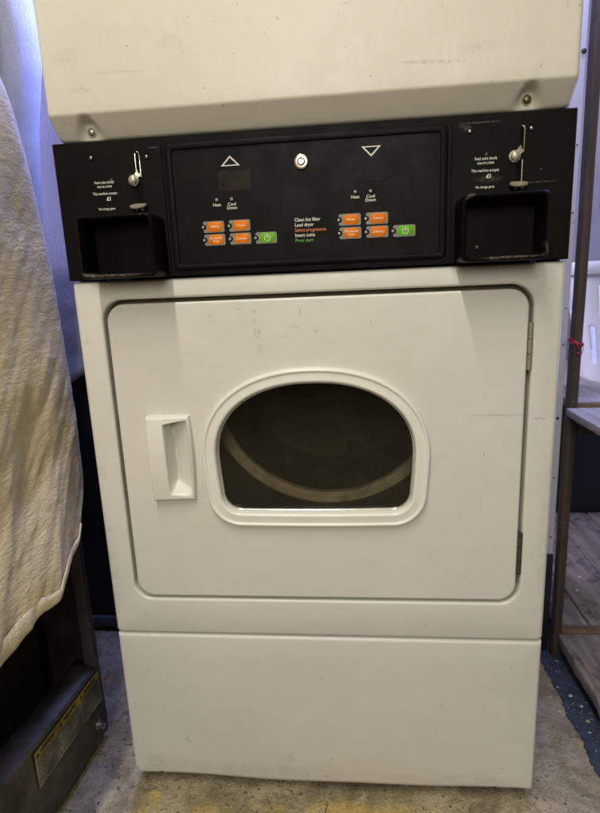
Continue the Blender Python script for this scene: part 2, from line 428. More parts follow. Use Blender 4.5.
# door skin: outer rounded rectangle joined to the window cut-out
door = MB()
DL = [rrect(DX0, DX1, DZ0, DZ1, .026, .0175, 24)]
for k in range(0, 6):
    a = k/5*PI/2; e = 1-math.cos(a); q = 1-math.sin(a)
    DL.append(rrect(DX0+.003*e, DX1-.003*e, DZ0+.003*e, DZ1-.003*e, .026, .003*q, 24))
# last outer loop -> resampled by angle towards the window outline
outer = DL[-1]
hole = d_outline(.008, 0.)
door.loops(DL)
bmf = bmesh.new()
vo = [bmf.verts.new(p) for p in outer]; vh = [bmf.verts.new(p) for p in hole]
eo = [bmf.edges.new((vo[i], vo[(i+1) % len(vo)])) for i in range(len(vo))]
vk = [bmf.verts.new(p) for p in rrect(HXL+.008, HXR-.0022, HZB+.003, HZT-.004, .003, 0., 5)]
ek = [bmf.edges.new((vk[i], vk[(i+1) % len(vk)])) for i in range(len(vk))]
eh = [bmf.edges.new((vh[i], vh[(i+1) % len(vh)])) for i in range(len(vh))]
res = bmesh.ops.triangle_fill(bmf, use_beauty=True, use_dissolve=False, edges=eo+eh+ek, normal=(0, -1, 0))
base = len(door.v); bmf.verts.ensure_lookup_table(); bmf.verts.index_update()
door.v += [tuple(v.co) for v in bmf.verts]
for f in bmf.faces: door.face([base+v.index for v in f.verts])
bmf.free()
dr = door.build('door', M['paint'], dry, angle=50)
# inner door pan (seen from behind only, keeps light out)
ip = MB().loops([rrect(DX0+.01, DX1-.01, DZ0+.01, DZ1-.01, .025, .016, 24)[:], rrect(DX0+.012, DX1-.012, DZ0+.012, DZ1-.012, .025, .0172, 24)])
# ---- window ring
prof = [(.0000, .000), (.0002, -.0034), (.0010, -.0062), (.0024, -.0080), (.0040, -.0086), (.0056, -.0082), (.0066, -.0072), (.0071, -.0066),
        (.0078, -.0065), (.0100, -.0066), (.0158, -.0068), (.0168, -.0070), (.0183, -.0071), (.0198, -.0066), (.0210, -.0052), (.0219, -.0026), (.0223, .002), (.0227, .0140)]
ring = MB().loops([d_outline(o, y) for o, y in prof]).build('window_ring', M['plastic'], dr, angle=60)
seal = MB().loops([d_outline(.0213, .0062), d_outline(.0238, .0052), d_outline(.0245, .0058), d_outline(.0247, .009)])
seal.build('window_seal', M['silver_rim'], dr)
gl = MB().loops([d_outline(.0220, .0080), d_outline(.0220, .0110)], 0, True, True).build('window_glass', M['glass'], dr, smooth=False)
# tunnel behind the glass
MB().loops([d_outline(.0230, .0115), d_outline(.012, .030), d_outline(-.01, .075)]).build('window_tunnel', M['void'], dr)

# ---- handle: moulded pull with a scooped finger hole
nu, nv = 90, 150
rows = []
def sst(a, b, x):
    t = max(0., min(1., (x-a)/(b-a))); return t*t*(3-2*t)
for j in range(nv+1):
    v = j/nv; row = []
    for i in range(nu+1):
        u = i/nu
        # outer plate: thicker at the left and towards the bottom, crowned along its height
        crown = .010 + .0105*math.sin(PI*(.12+.78*(1-v)))
        plate = crown*(1-.42*u)
        # rounded outer edges
        ed = min(u*.064, (1-u)*.064, v*.1295, (1-v)*.1295)
        rnd = .0040
        edge = 1. if ed > rnd else math.sqrt(max(0, 1-((rnd-ed)/rnd)**2))
        h = plate*edge
        # scoop
        uL = .40 + .04*(1-v)
        uR = .955
        vT = .905 + .05*(u-.36)/.57
        vB = .030 + .085*(1-u)
        if uL-.02 < u < uR+.02 and vB-.02 < v < vT+.02:
            s = (u-uL)/(uR-uL)
            deep = -.0270 + .0335*max(0, s)**.75
            mL = sst(-.001, .0035, (u-uL)*.064)           # steep wall under the grip
            mR = sst(0, .0045, (uR-u)*.064)
            mT = sst(0, .0045, (vT-v)*.1295)
            mB = sst(0, .0150, (v-vB)*.1295)
            m_ = min(mL, mR, mT, mB)
            m_ = mL*mR*mT*mB
            h = h*(1-m_) + min(h, deep)*m_
        row.append((HXL + (HXR-HXL)*u + .0030*math.sin(PI*v)*(u-.0), -h, HZB + (HZT-HZB)*v))
    rows.append(row)
MB().grid(rows).build('handle', M['plastic2'], dr, angle=80)
# hinges: rolled knuckles in the gap
def hinge(z0, z1, mat, tilt=0.):
    b = MB(); x = .2995
    n = 3; g_ = .0006
    for k in range(n):
        a = z0 + (z1-z0)*k/n + g_; c = z0 + (z1-z0)*(k+1)/n - g_
        b.cyl((x, -.0004, a), (0, 0, 1), .0033, c-a, 18)
    b.cyl((x, -.0004, z0-.001), (0, 0, 1), .0016, z1-z0+.002, 10)
    b.box(x-.0005, x+.0005, .0005, .016, z0+.001, z1-.001)
    o = b.build('hinge', mat, dr); return o
hinge(.7425, .8075, M['hinge'])
o = hinge(.4330, .5000, M['dark_hinge']); tag(o, 'darker tarnished lower hinge')

# ---- drum seen through the glass
b = MB()
cx, cz = .016, .707
def circ(r, y, n=72, c=(cx, cz)): return [(c[0]+r*math.cos(2*PI*i/n), y, c[1]+r*math.sin(2*PI*i/n)) for i in range(n)]
b.loops([circ(.268, .150), circ(.268, .560), circ(.20, .575), circ(.05, .570)], 0, False, True)
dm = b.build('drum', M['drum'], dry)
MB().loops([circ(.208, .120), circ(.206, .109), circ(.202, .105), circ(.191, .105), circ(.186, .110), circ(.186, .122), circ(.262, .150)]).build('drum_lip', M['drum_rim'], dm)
b = MB()
for k in range(3):
    a = math.radians(40 + 120*k); r0, r1 = .267, .215
    t = Vector((math.cos(a), math.sin(a))); nn = Vector((-t.y, t.x))
    lo = []
    for y in (.17, .54):
        q = [t*r0+nn*.03, t*r1+nn*.008, t*r1-nn*.008, t*r0-nn*.03]
        lo.append([(cx+p.x, y, cz+p.y) for p in q])
    bb = MB().loops(lo, 0, True, True).build('drum_lifter', M['drum'], dm, bevel=.004)
MB().loops([rrect(-.335, .335, .34, .98, .02, .080, 8), [(p[0], .104, p[2]) for p in rrect(-.335, .335, .34, .98, .02, 0, 8)]]).build('bulkhead', M['void'], dry)
MB().loops([circ(.205, .112, 36), [(x_, .113, z_) for (x_, _, z_) in rrect(-.335, .335, .34, .98, .02, 0, 8, 1)]]).build('bulkhead_plate', M['void'], dry) if False else None
# flat bulkhead plate with round hole
n_ = 72; sq = []
for i in range(n_):
    a = 2*PI*i/n_; c_, s_ = math.cos(a), math.sin(a); k = .31/max(abs(c_), abs(s_))
    sq.append((cx+c_*k, .110, cz-.05+s_*k))
MB().loops([circ(.208, .112, n_), sq]).build('front_bulkhead', M['void'], dry)

# ---- kick panel
KZ0, KZ1 = .0335, .3175
def dent(x, z):      # bottom edge is dented and bowed
    return (-.0055*math.exp(-((x+.005)/.13)**2) + .0016*math.sin(x*23+1) ) * max(0, 1-(z-KZ0)/.03)
kl = []
kl.append(rrect(-W2, W2, KZ0+.014, KZ1, .004, .022, 8, 24)); kl.append(rrect(-W2, W2, KZ0+.008, KZ1, .004, .0085, 8, 24))
kprof = []
L = [rrect(-W2, W2, KZ0+.001, KZ1, .003, .022, 8, 24), rrect(-W2, W2, KZ0, KZ1, .003, .0095, 8, 24)]
for k in range(1, 7):
    a = k/6*PI/2; e = 1-math.cos(a); q = 1-math.sin(a)
    L.append(rrect(-W2+.0065*e, W2-.0065*e, KZ0+.0115*min(1, e*1.05)**.9, KZ1-.0068*e, .003+.003*e, .0095*q**1.0, 8, 24))
L.append(rrect(-W2+.05, W2-.05, KZ0+.05, KZ1-.05, .01, -.0003, 8, 24))
L.append(rrect(-W2+.15, W2-.15, KZ0+.11, KZ1-.11, .01, -.0012, 8, 24))
L = [[(x, y, z+dent(x, z)) for (x, y, z) in l] for l in L]
kick = MB().loops(L, 0, False, True).build('kick_panel', M['paint'], dry, angle=60)
M['rust'] = plain('rust', (.07, .035, .015), .9, vary=.4, scale=300)
for x in (-.2920, .2795): MB().cyl((x, .0035, .0405), (0, -1, -.5), .0032, .002, 12, 0, .001).build('rusty_screw', M['rust'], kick)

# ---- upper front panel with bevelled lower edge and embossed screw recesses
UZ0, UZ1, UB = 1.0715, 1.875, 1.0985
UY = -.0165
SCR = [(-.2865, 1.0825), (.2815, 1.0838)]
rows = []
def upper_row(zv, ybase, halfw):
    row = []
    NX = 260
    for i in range(NX+1):
        x = -halfw + 2*halfw*i/NX
        y = ybase
        for (sx, sz) in SCR:
            top = UB + .002
            t = max(0., min(1., (top-zv)/(top-UZ0)))
            wd = .006 + .021*t
            m_ = max(0., 1-abs(x-sx)/wd); m_ = sst(0, .75, m_) if m_ < .75 else 1.
            m_ *= sst(UB+.002, UB-.009, zv) if zv > UB-.009 else 1.
            y = y*(1-m_) + max(y, .0030+.0030*t)*m_
        e = min(x+halfw, halfw-x)
        if e < .006: y += .006*(1-math.sqrt(max(0, 1-((.006-e)/.006)**2)))
        row.append((x, y, zv))
    return row
zs = []
NB = 34
HWU = .3365
for k in range(NB+1):
    s = k/NB; z = UZ0 + (UB-UZ0)*s
    y = .0055 + (UY-.0055)*s
    if s < .12: y += .004*(1-math.sqrt(max(0, 1-((.12-s)/.12)**2)))
    hw = HWU - .0022*(1-s) - (.006*(1-s/.22)**2 if s < .22 else 0)
    rows.append(upper_row(z, y, hw))
for k, (dz, dy) in enumerate(((.0010, -.0006), (.0024, -.0011), (.0042, -.0013))): rows.append([(x, y, UB+dz) for (x, y, _) in upper_row(UB+dz, UY+dy+.0013-.0013, HWU)])
rows.append(upper_row(UB+.02, UY-.0013, HWU)); rows.append(upper_row(UZ1, UY-.0013, HWU))
up = MB().grid(rows)
# return sides to the cabinet
sideL = [[r[0] for r in rows], [(r[0][0], .022, r[0][2]) for r in rows]]
sideR = [[(r[-1][0], .022, r[-1][2]) for r in rows], [r[-1] for r in rows]]
up.grid(sideL).grid(sideR).grid([[(p[0], .022, UZ0) for p in rows[0]], rows[0]])
upo = up.build('upper_front_panel', M['paint_aged'], dry, angle=50)
for i, (sx, sz) in enumerate(SCR):
    b = MB()
    b.cyl((sx, .0046, sz), (0, -1, -.08), .0062, .0012, 28)
    b.cyl((sx, .0036, sz), (0, -1, -.08), .0047, .0012, 28, 0, .0022)
    b.build('screw', M['zinc'] if i == 0 else M['brass'], upo)

# ---- black control fascia
CZ0, CZ1 = .8885, 1.0690
PY = -.0045
b = MB().loops([rrect(-W2+.0005, W2-.0005, CZ0, CZ1, .001, .022, 3), rrect(-W2+.0005, W2-.0005, CZ0, CZ1, .001, PY+.0012, 3), rrect(-W2+.0017, W2-.0017, CZ0+.0012, CZ1-.0012, .001, PY, 3),
                rrect(-.1865, .1845, .8958, 1.0600, .006, PY, 3)], 0)
# moulded centre bezel: raised ring, then the sunk overlay
b.loops([rrect(-.1865, .1845, .8958, 1.0600, .006, PY, 8), rrect(-.1850, .1830, .8972, 1.0586, .006, PY-.0035, 8), rrect(-.1838, .1818, .8984, 1.0574, .006, PY-.0042, 8),
         rrect(-.1780, .1765, .9022, 1.0525, .004, PY-.0042, 8), rrect(-.1768, .1753, .9032, 1.0515, .004, PY-.0036, 8), rrect(-.1762, .1748, .9038, 1.0509, .004, PY-.0010, 8)], 0)
cp = b.build('control_panel', M['black'], dry, angle=30)
OY = PY-.0012
ov = MB().loops([rrect(-.1770, .1756, .9030, 1.0517, .004, OY+.001, 8), rrect(-.1762, .1748, .9038, 1.0509, .004, OY, 8)], 0, False, True).build('control_overlay', M['overlay'], cp)
# projected (front plane) -> at OY the points are almost the same
TY = OY-.0004
for (x0, x1, z0, z1) in ((-.1150, -.0715, .9965, 1.0220), (.0625, .1095, .9975, 1.0210)):
    MB().loops([rrect(x0, x1, z0, z1, .0015, OY, 3), rrect(x0, x1, z0, z1, .0015, TY, 3)], 0, False, True).build('display', M['display'] if x0 < 0 else M['overlay'], cp)
def tri(c, w, h, up, th=.0011):
    b = MB()
    cx_, cz_ = c; s_ = 1 if up else -1
    o = [(cx_-w/2, cz_-s_*h/2), (cx_+w/2, cz_-s_*h/2), (cx_, cz_+s_*h/2)]
    g_ = (sum(p[0] for p in o)/3, sum(p[1] for p in o)/3)
    k = 1 - th*2/ (h*.62)
    i_ = [(g_[0]+(p[0]-g_[0])*k, g_[1]+(p[1]-g_[1])*k) for p in o]
    b.loops([[(p[0], TY, p[1]) for p in o], [(p[0], TY, p[1]) for p in i_]])
    return b.build('arrow_mark', M['white_ink'], cp, smooth=False)
tri((-.0975, 1.0335), .0255, .0125, True); tri((.0875, 1.0338), .0252, .0125, False)
# key lock
b = MB()
b.cyl((-.0030, OY, 1.0262), (0, -1, 0), .0090, .0040, 36, 0, .0008)
b.cyl((-.0030, OY-.0044, 1.0262), (0, -1, 0), .0052, .0008, 30, 1)
b.cyl((-.0030, OY-.0050, 1.0262), (0, -1, 0), .0034, .0010, 30, 0)
b.box(-.0037, -.0023, OY-.0062, OY-.005, 1.0268, 1.0300, 1)
b.build('key_lock', [M['chrome'], M['groove']], cp, angle=40)
# status lights and their lettering
LX = (-.1192, -.0988, .0661, .0861)
for x in LX:
    b = MB().cyl((x, OY, .9858), (0, -1, 0), .0020, .0006, 18, 0, .0003)
    b.build('status_light', M['led'], cp)
def disc_ring(b, c, r0, r1, a0, a1, y, mi, n=20):
    A = [a0 + (a1-a0)*i/n for i in range(n+1)]
    b.grid([[(c[0]+r0*math.cos(a), y, c[1]+r0*math.sin(a)) for a in A], [(c[0]+r1*math.cos(a), y, c[1]+r1*math.sin(a)) for a in A]], mi)
def button(cx_, cz_, txt, green=False):
    """grey key with a dot on its left, coloured pad and its word"""
    b = MB(); w, h = .0290, .0148
    x0, x1, z0, z1 = cx_-w/2, cx_+w/2, cz_-h/2, cz_+h/2
    y0, y1 = OY-.0003, OY-.0008
    b.loops([rrect(x0, x1, z0, z1, .0022, OY, 5), rrect(x0, x1, z0, z1, .0022, y1, 5)], 0, False, True)
    px0 = x0+.0053
    b.loops([rrect(px0, x1-.0022, z0+.0009, z1-.0009, .0048, y1, 8), rrect(px0+.0004, x1-.0026, z0+.0013, z1-.0013, .0048, y1-.0004, 8)], 1, False, True)
    b.cyl((x0+.0006, y1+.0001, cz_), (0, -1, 0), .0034, .0003, 22, 3)
    b.cyl((x0-.0002, y1-.0002, cz_), (0, -1, 0), .0019, .0004, 18, 4, .0002)
    ty = y1-.0007; mx = (px0+x1-.0022)/2
    if green:
        disc_ring(b, (mx, cz_-.0002), .0033, .0042, math.radians(125), math.radians(415), ty, 2)
        b.v += []; q = len(b.v)
        b.v += [(mx-.0006, ty, cz_-.0002), (mx+.0006, ty, cz_-.0002), (mx+.0006, ty, cz_+.0048), (mx-.0006, ty, cz_+.0048)]; b.face([q, q+1, q+2, q+3], 2)
    else:
        ls = txt.split('\n')
        for i, t in enumerate(ls): b.text(t, .0042, mx, cz_ + (len(ls)-1)*.0020 - i*.0040, ty, 2, weight=.00006, sx=.95)
    return b.build('button', [M['grey_ink'], M['green'] if green else M['orange'], M['white_ink'] if green else M['key_ink'], M['groove'], M['led']], cp, angle=40)
for off in (0., .1840):
    button(-.1256+off, .9515, 'Whites'); button(-.0899+off, .9515, 'Colours')
    button(-.1252+off, .9345, 'Permanent\nPress'); button(-.0897+off, .9345, 'Delicates')
    button(-.0545+off, .9340, '', True)
for x in (LX[0], LX[2]): MB().text('Heat', .0056, x, .9793, TY, 0, weight=.00007).build('lettering', M['white_ink'], cp, smooth=False)
for x in (LX[1], LX[3]):
    MB().text('Cool', .0056, x, .9793, TY, 0, weight=.00007).text('Down', .0056, x, .9746, TY, 0, weight=.00007).build('lettering', M['white_ink'], cp, smooth=False)
b = MB()
b.text('Clean lint filter', .0062, -.0153, .9545, TY, 0, 'LEFT', .00007, .92); b.text('Load dryer', .0062, -.0153, .9480, TY, 0, 'LEFT', .00007, .92)
b.text('Select programme', .0062, -.0153, .9414, TY, 1, 'LEFT', .00007, .92); b.text('Insert coins', .0062, -.0153, .9348, TY, 0, 'LEFT', .00007, .92)
b.text('Press start', .0062, -.0153, .9282, TY, 2, 'LEFT', .00007, .92)
b.build('lettering', [M['white_ink'], M['orange_ink'], M['green_ink']], cp, smooth=False)

# ---- coin mechanisms and boxes
def coin_side(x0, x1, slot_x, tx, right):
    py = PY-.0020
    b = MB().loops([rrect(x0, x1, .8900, 1.0600, .003, PY, 4), rrect(x0+.0004, x1-.0004, .8904, 1.0596, .003, py, 4)], 0, False, True)
    cm = b.build('coin_mechanism', M['black'], dry, angle=40)
    y = py
    # slot with raised bright edge
    b = MB()
    sx = slot_x; zt, zb = 1.0510, 1.0225
    b.loops([rrect(sx-.0024, sx+.0024, zb, zt, .0022, y, 5), rrect(sx-.0024, sx+.0024, zb, zt, .0022, y-.0010, 5)], 1, False, True)
    edge = [(sx+(.0028 if right else .0028), y-.0012, zb-.002), (sx+.0030, y-.0016, zb+.010), (sx+.0030, y-.0016, zt-.004), (sx+.0020, y-.0014, zt), (sx-.0006, y-.0013, zt+.0008)]
    b.tube(edge, .00085 if right else .0007, 8, 0)
    if not right:
        b.tube([(sx-.0028, y-.0012, zt-.001), (sx-.0031, y-.0013, zt-.006), (sx-.0030, y-.0013, zb+.002)], .0005, 8, 0)
    # lower channel down to the tray
    b.box(sx-.0052, sx+.0012, y-.0006, y, .9845, 1.0130, 1)
    b.box(sx+.0012, sx+.0022, y-.0012, y, .9845, 1.0125, 0 if right else 1)
    b.build('coin_slot', [M['chrome'], M['groove']], cm, angle=40)
    # round coin return button with pointed collar
    kx, kz = sx-.0080, 1.0165
    b = MB()
    P = []
    for i in range(26):
        a = math.radians(75) + math.radians(300)*i/25; P.append((kx+.0072*math.cos(a), kz+.0072*math.sin(a)))
    P += [(kx+.0108, kz+.0050), (kx+.0112, kz+.0068), (kx+.0082, kz+.0080), (kx+.0070, kz+.0130)]
    b.loops([[(p[0], y, p[1]) for p in P], [(p[0], y-.0022, p[1]) for p in P], [((p[0]-kx)*.9+kx, y-.0030, (p[1]-kz)*.9+kz) for p in P]], 0, False, True)
    b.cyl((kx, y-.0025, kz), (0, -1, 0), .0058, .0025, 28, 0, .0034)
    b.build('return_button', M['nickel'], cm, angle=40)
    # scooped coin tray lip
    b = MB(); lx, lz = sx-.0030, .9815
    b.cyl((lx, y-.007, lz+.0005), (0, -.35, 1), .0112, .0020, 32, 0, .0006)
    b.cyl((lx, y-.002, lz-.0028), (0, -1, 0), .0068, .0022, 24, 1)
    b.cyl((lx-.0030, y-.004, lz-.0030), (0, -1, 0), .0020, .0025, 14, 0, .0008); b.cyl((lx+.0050, y-.004, lz-.0026), (0, -1, 0), .0024, .0025, 14, 0, .0008)
    b.build('coin_tray_lip', [M['nickel'], M['groove']], cm, angle=40)
    for (qx, qz) in (((.2110, 1.0490), (.2858, 1.0480)) if right else ((-.2870, 1.0480), (-.2100, 1.0450))):
        b = MB(); b.cyl((qx, y, qz), (0, -1, 0), .0033, .0006, 20); b.cyl((qx, y-.0004, qz), (0, -1, 0), .0022, .0006, 16, 1, .0008)
        b.box(qx-.0018, qx+.0018, y-.0021, y-.0012, qz-.0003, qz+.0003, 0)
        b.build('screw', [M['groove'], M['zinc']], cm)
    b = MB(); ty = y-.0004
    b.text('Feed coins slowly', .0050, tx, 1.0163, ty, 0, weight=.00004, sx=.78); b.text('one at a time', .0050, tx, 1.0112, ty, 0, weight=.00004, sx=.78)
    b.text('This machine accepts', .0050, tx-.0005, 1.0021, ty, 0, weight=.00004, sx=.80); b.text('£1', .0064, tx+.0045, .9950, ty, 0, weight=.00028)
    b.text('No change given', .0045, tx, .9823, ty, 0, weight=.00004, sx=.78)
    b.build('lettering', M['white_ink'], cm, smooth=False)
    # coin box: hollow housing, its drawer missing
    bx0, bx1 = (x0b, x1b) = ((-.2985, -.1935) if not right else (.1945, .2995))
    z0, z1, yf = .8888, .9695, -.0555
    L = [rrect(bx0, bx1, z0, z1, .009, py, 8), rrect(bx0, bx1, z0, z1, .009, yf+.004, 8), rrect(bx0+.0012, bx1-.0012, z0+.0012, z1-.0012, .008, yf+.0012, 8), rrect(bx0+.003, bx1-.003, z0+.003, z1-.003, .007, yf, 8),
         rrect(bx0+.0045, bx1-.0045, z0+.0045, z1-.0045, .006, yf+.0005, 8), rrect(bx0+.0055, bx1-.0055, z0+.0055, z1-.0055, .006, yf+.002, 8), rrect(bx0+.007, bx1-.007, z0+.007, z1-.007, .005, -.012, 8)]
    bo = MB().loops(L, 0, False, True).build('coin_box', M['box_black'], dry, angle=40)
    if right:
        MB().cyl((.2225, -.012, .9080), (0, -1, 0), .0028, .0014, 16, 0, .0012).build('screw', M['dark_hinge'], bo)
coin_side(-.3335, -.1895, -.2225, -.2725, False)
coin_side(.1895, .3335, .2745, .2315, True)

# ================================================================== NEIGHBOUR (stripped machine on the left)
a0 = math.radians(-4)
nb = thing('stripped_dryer', 'dark machine missing its front panel, with a yellow warning label on its base rail', 'tumble dryer', (-.44, .105, FZ), a0)
INV[nb.name] = Matrix.Identity(4)          # its parts are written in its own coordinates: -y runs towards the viewer, -x into the machine
b = MB()
b.box(-.62, -.002, -.002, .001, .012, 0.90); b.box(-.62, -.002, -.70, -.697, .012, 0.90); b.box(-.62, -.617, -.697, -.002, .012, 0.90)
b.box(-.617, -.002, -.697, -.002, 0.897, 0.90); b.box(-.617, -.03, -.697, -.002, .012, .016)
b.build('cabinet', M['dark_steel'], nb, smooth=False)
MB().box(-.10, -.095, -.69, -.035, .10, .89).build('inner_bulkhead', M['void'], nb, smooth=False)
b = MB(); b.box(-.022, 0, -.0125, .002, .155, .896); b.build('corner_post', M['edge_steel'], nb, bevel=.0015)
b = MB(); b.box(-.022, 0, -.70, -.672, .155, .896); b.build('corner_post', M['edge_steel'], nb, bevel=.0015)
for z in (.40, .196, .56): MB().cyl((-.0003, -.006, z), (1, 0, 0), .0016, .0006, 12).build('rivet', M['groove'], nb)
# base rail: face, folded top ledge and kicked foot
prf = [(-.045, .172), (-.010, .169), (-.003, .1665), (0, .162), (.0005, .090), (.0012, .060), (.0006, .020), (-.004, .012), (-.03, .010)]
b = MB().grid([[(p[0] + .0009*math.sin(t*17+p[1]*40), -.70 + .70*t, p[1] + .0012*math.sin(t*11)) for p in prf] for t in [i/30 for i in range(31)]])
rail = b.build('base_rail', M['galv'], nb, angle=30, solid=.0014)
# warning label on the rail: paper, yellow strip, words, tiny print
b = MB(); lx = .0032
def lq(y0, y1, z0, z1, mi, x=lx):
    q = len(b.v); b.v += [(x, y0, z0), (x, y1, z0), (x, y1, z1), (x, y0, z1)]; b.face([q, q+1, q+2, q+3], mi)
lq(-.205, -.011, .0945, .1595, 0)
lq(-.205, -.011, .1440, .1595, 1, lx+.0002); lq(-.118, -.104, .1350, .1440, 1, lx+.0002)
tb = MB()
for yy in (-.172, -.108, -.044): tb.text('WARNING', .0105, yy, .1512, 0, 0, weight=.0004, sx=.72)
for yy in (-.198, -.136, -.073):
    q = len(tb.v); tb.v += [(yy-.0042, 0, .1472), (yy+.0042, 0, .1472), (yy, 0, .1560)]; tb.face([q, q+1, q+2], 0)
for (X, Y, Z) in tb.v: pass
q0 = len(b.v); b.v += [(lx+.0005, X, Z) for (X, Y, Z) in tb.v]
for f in tb.f: b.face([q0+i for i in f], 2)
random.seed(3)
for c_ in range(3):
    ya = -.201 + c_*.0645
    for r in range(9):
        z = .1405 - r*.0049; y = ya
        while y < ya+.057:
            w = random.uniform(.002, .007)
            if y+w < ya+.060: lq(y, y+w, z-.0009, z+.0009, 2, lx+.0004)
            y += w+.0014
b.build('warning_label', [M['label_paper'], M['label_yellow'], M['label_ink']], rail, smooth=False, fix=False)
b = MB(); b.cyl((.0015, -.032, .0560), (1, 0, 0), .0085, .0014, 24); b.cyl((.0025, -.032, .0560), (1, 0, 0), .0052, .0050, 6); b.cyl((.0070, -.032, .056), (1, 0, .1), .0030, .010, 14)
b.build('bolt', M['zinc'], rail, angle=30)
b = MB(); b.cyl((.0015, -.020, .0400), (1, 0, 0), .0055, .0040, 6); b.build('bolt', M['zinc'], rail, angle=30)

# ================================================================== DUST SHEET over the neighbour
PR = [(-.95,1.40),(-.72,1.395),(-.60,1.378),(-.52,1.348),(-.468,1.310),(-.4380,1.272),(-.4190,1.228),(-.4050,1.175),(-.3955,1.120),(-.3911,1.0358),(-.3893,.9654),(-.3867,.9188),(-.3842,.862),(-.3828,.8004),
      (-.3805,.74),(-.3790,.6375),(-.3790,.5685),(-.3795,.52),(-.380,.44)]
def interp(P, t):
    n = len(P)-1; k = min(int(t*n), n-1); f = t*n-k
    p0, p1, p2, p3 = P[max(k-1, 0)], P[k], P[k+1], P[min(k+2, n)]
    def cr(a, b_, c, d): return .5*((2*b_)+(-a+c)*f+(2*a-5*b_+4*c-d)*f*f+(-a+3*b_-3*c+d)*f**3)
    return cr(p0[0], p1[0], p2[0], p3[0]), cr(p0[1], p1[1], p2[1], p3[1])
def lin(P, x):
    for (a, b_), (c, d) in zip(P, P[1:]):
        if a <= x <= c: t = (x-a)/(c-a); return b_+(d-b_)*t
    return P[0][1] if x < P[0][0] else P[-1][1]
HEM = [(-.75,.43),(-.40,.437),(-.22,.446),(-.18,.447),(-.15,.458),(-.115,.455),(-.10,.462),(-.06,.476),(-.019,.495),(.005,.520),(.024,.545),(.045,.590),(.06,.625),(.09,.63)]
NR, NC = 300, 230
def wr(y, z):
    """wrinkle height over the hanging face"""
    a = (y*.62 + z*.78); c = (-y*.78 + z*.62)
    low = sst(1.02, .62, z)
    n1 = noise.noise(Vector((a*3.2, c*15, 1.3)))
    n2 = noise.noise(Vector((a*6.0+4, c*34, 5.1)))
    n3 = noise.noise(Vector((y*13, z*9, 8.2)))
    r1 = (1-abs(n1)*2)**2 if abs(n1) < .5 else 0
    n4 = noise.noise(Vector((a*9+1, c*70, 2.2)))
    fine = noise.noise(Vector((y*90, z*60, 3.7)))*.0007
    edge = sst(.075, -.06, y)*.85+.15
    n5 = noise.noise(Vector((a*16+2, c*48, 6.6))); n6 = noise.noise(Vector((y*42, z*30, 9.1)))
    return ((r1-.45)*.0034*low + n2*.0034*(.12+.88*low) + n3*.0028 + n4*.0022*(.2+.8*low) + n5*.0016*(.2+.8*low) + n6*.0004)*edge + fine*.7
def sheet_pt(t, s):
    # s 0 = wrapped back edge, 1 = near edge
    px, pz = interp(PR, t)
    r = .048 + .055*sst(.9, 1.25, pz)
    if s < .22:
        k = s/.22
        if k < .35: q = k/.35; y = .05+.018; x = px - r - .12*(1-q)
        else:
            a = PI/2*(1-(k-.35)/.65); x = px - r + r*math.cos(a); y = .05+.018 - r + r*math.sin(a)
    else:
        q = (s-.22)/.78; y = .05+.018 - r - q*.70; x = px - .030*q*q - .004*q
    return x, y, pz
rows = []
for i in range(NR+1):
    t = i/NR; row = []
    for j in range(NC+1):
        s = (j/NC); s = s*.55 + s*s*.45
        x, y, z = sheet_pt(t, s)
        hz = lin(HEM, y) + .004*math.sin(y*60)
        if z < .75:      # compress the lower rows on to the hem line
            z = .75 - (.75-z)*(.75-hz)/(.75-.44)
        w = wr(y, z)
        flare = .020*sst(.16, 0, z-hz)*sst(.03, -.12, y)
        fall = 1 if s > .1 else .3
        x += w*fall + flare; y += w*.35
        if z > 1.2: z += w
        row.append((x, y, z))
    rows.append(row)
ds = MB().grid(rows).build('dust_sheet', M['sheet'], None, angle=180, solid=.0016)
tag(ds, 'crumpled beige calico sheet draped over the dark stripped machine', 'dust sheet')
# turned hem, a lighter folded band along the lower edge
band = []
jj = [j for j in range(0, NC+1) if rows[-1][j][1] < -.002 and j > 20]
for j in jj:
    p = rows[-1][j]; prev = rows[-14][j]
    y = p[1]; wv = .5+.5*noise.noise(Vector((y*14, 0, 3))) ; wd = .012*(.7+.4*wv)*sst(.03, -.05, y) + .001
    wd *= 1+.9*sst(-.10, -.2, y)
    bx_ = p[0]; ln = []
    for (ou, up_) in ((.0020, wd*1.2), (.0034, wd*1.1), (.0038, wd*.7), (.0034, wd*.25), (.0020, -.0002), (.0006, -.0010), (-.0005, -.0006), (-.0012, .001)):
        zz = p[2]+up_
        f = up_/max(1e-6, (prev[2]-p[2])); xx = p[0]+(prev[0]-p[0])*max(0, min(3, f))
        ln.append((xx + ou + .0010*noise.noise(Vector((y*50, up_*300, 1))), y, zz + .0012*noise.noise(Vector((y*45, 2, 1)))))
    band.append(ln)
hm = MB().grid(band).build('hem', M['hem'], ds, angle=180)

# hanging white bed sheet behind, upper left
path = [(-.60,.330),(-.535,.315),(-.492,.275),(-.484,.245),(-.500,.215),(-.528,.212),(-.552,.232),(-.578,.236),(-.600,.205),(-.64,.195),(-.70,.22),(-.78,.19),(-.9,.2)]
rows = []
for i in range(90):
    z = .95 + .85*i/89; row = []
    dx = lin([(.95,-.035),(1.16,-.017),(1.208,-.008),(1.263,.002),(1.32,.004),(1.3635,0),(1.5,-.012),(1.8,-.03)], z)
    for j in range(160):
        x, y = interp(path, j/159)
        n = noise.noise(Vector((x*9, y*9, z*3.5)))*.010 + noise.noise(Vector((x*30, y*30, z*9)))*.003
        row.append((x+dx+n*.4, y+n, z))
    rows.append(row)
o = MB().grid(rows).build('hanging_bedsheet', M['white_cloth'], None, angle=180, solid=.001)
tag(o, 'white bed sheet hanging in folds behind the beige sheet at upper left, lit blue', 'bed sheet')
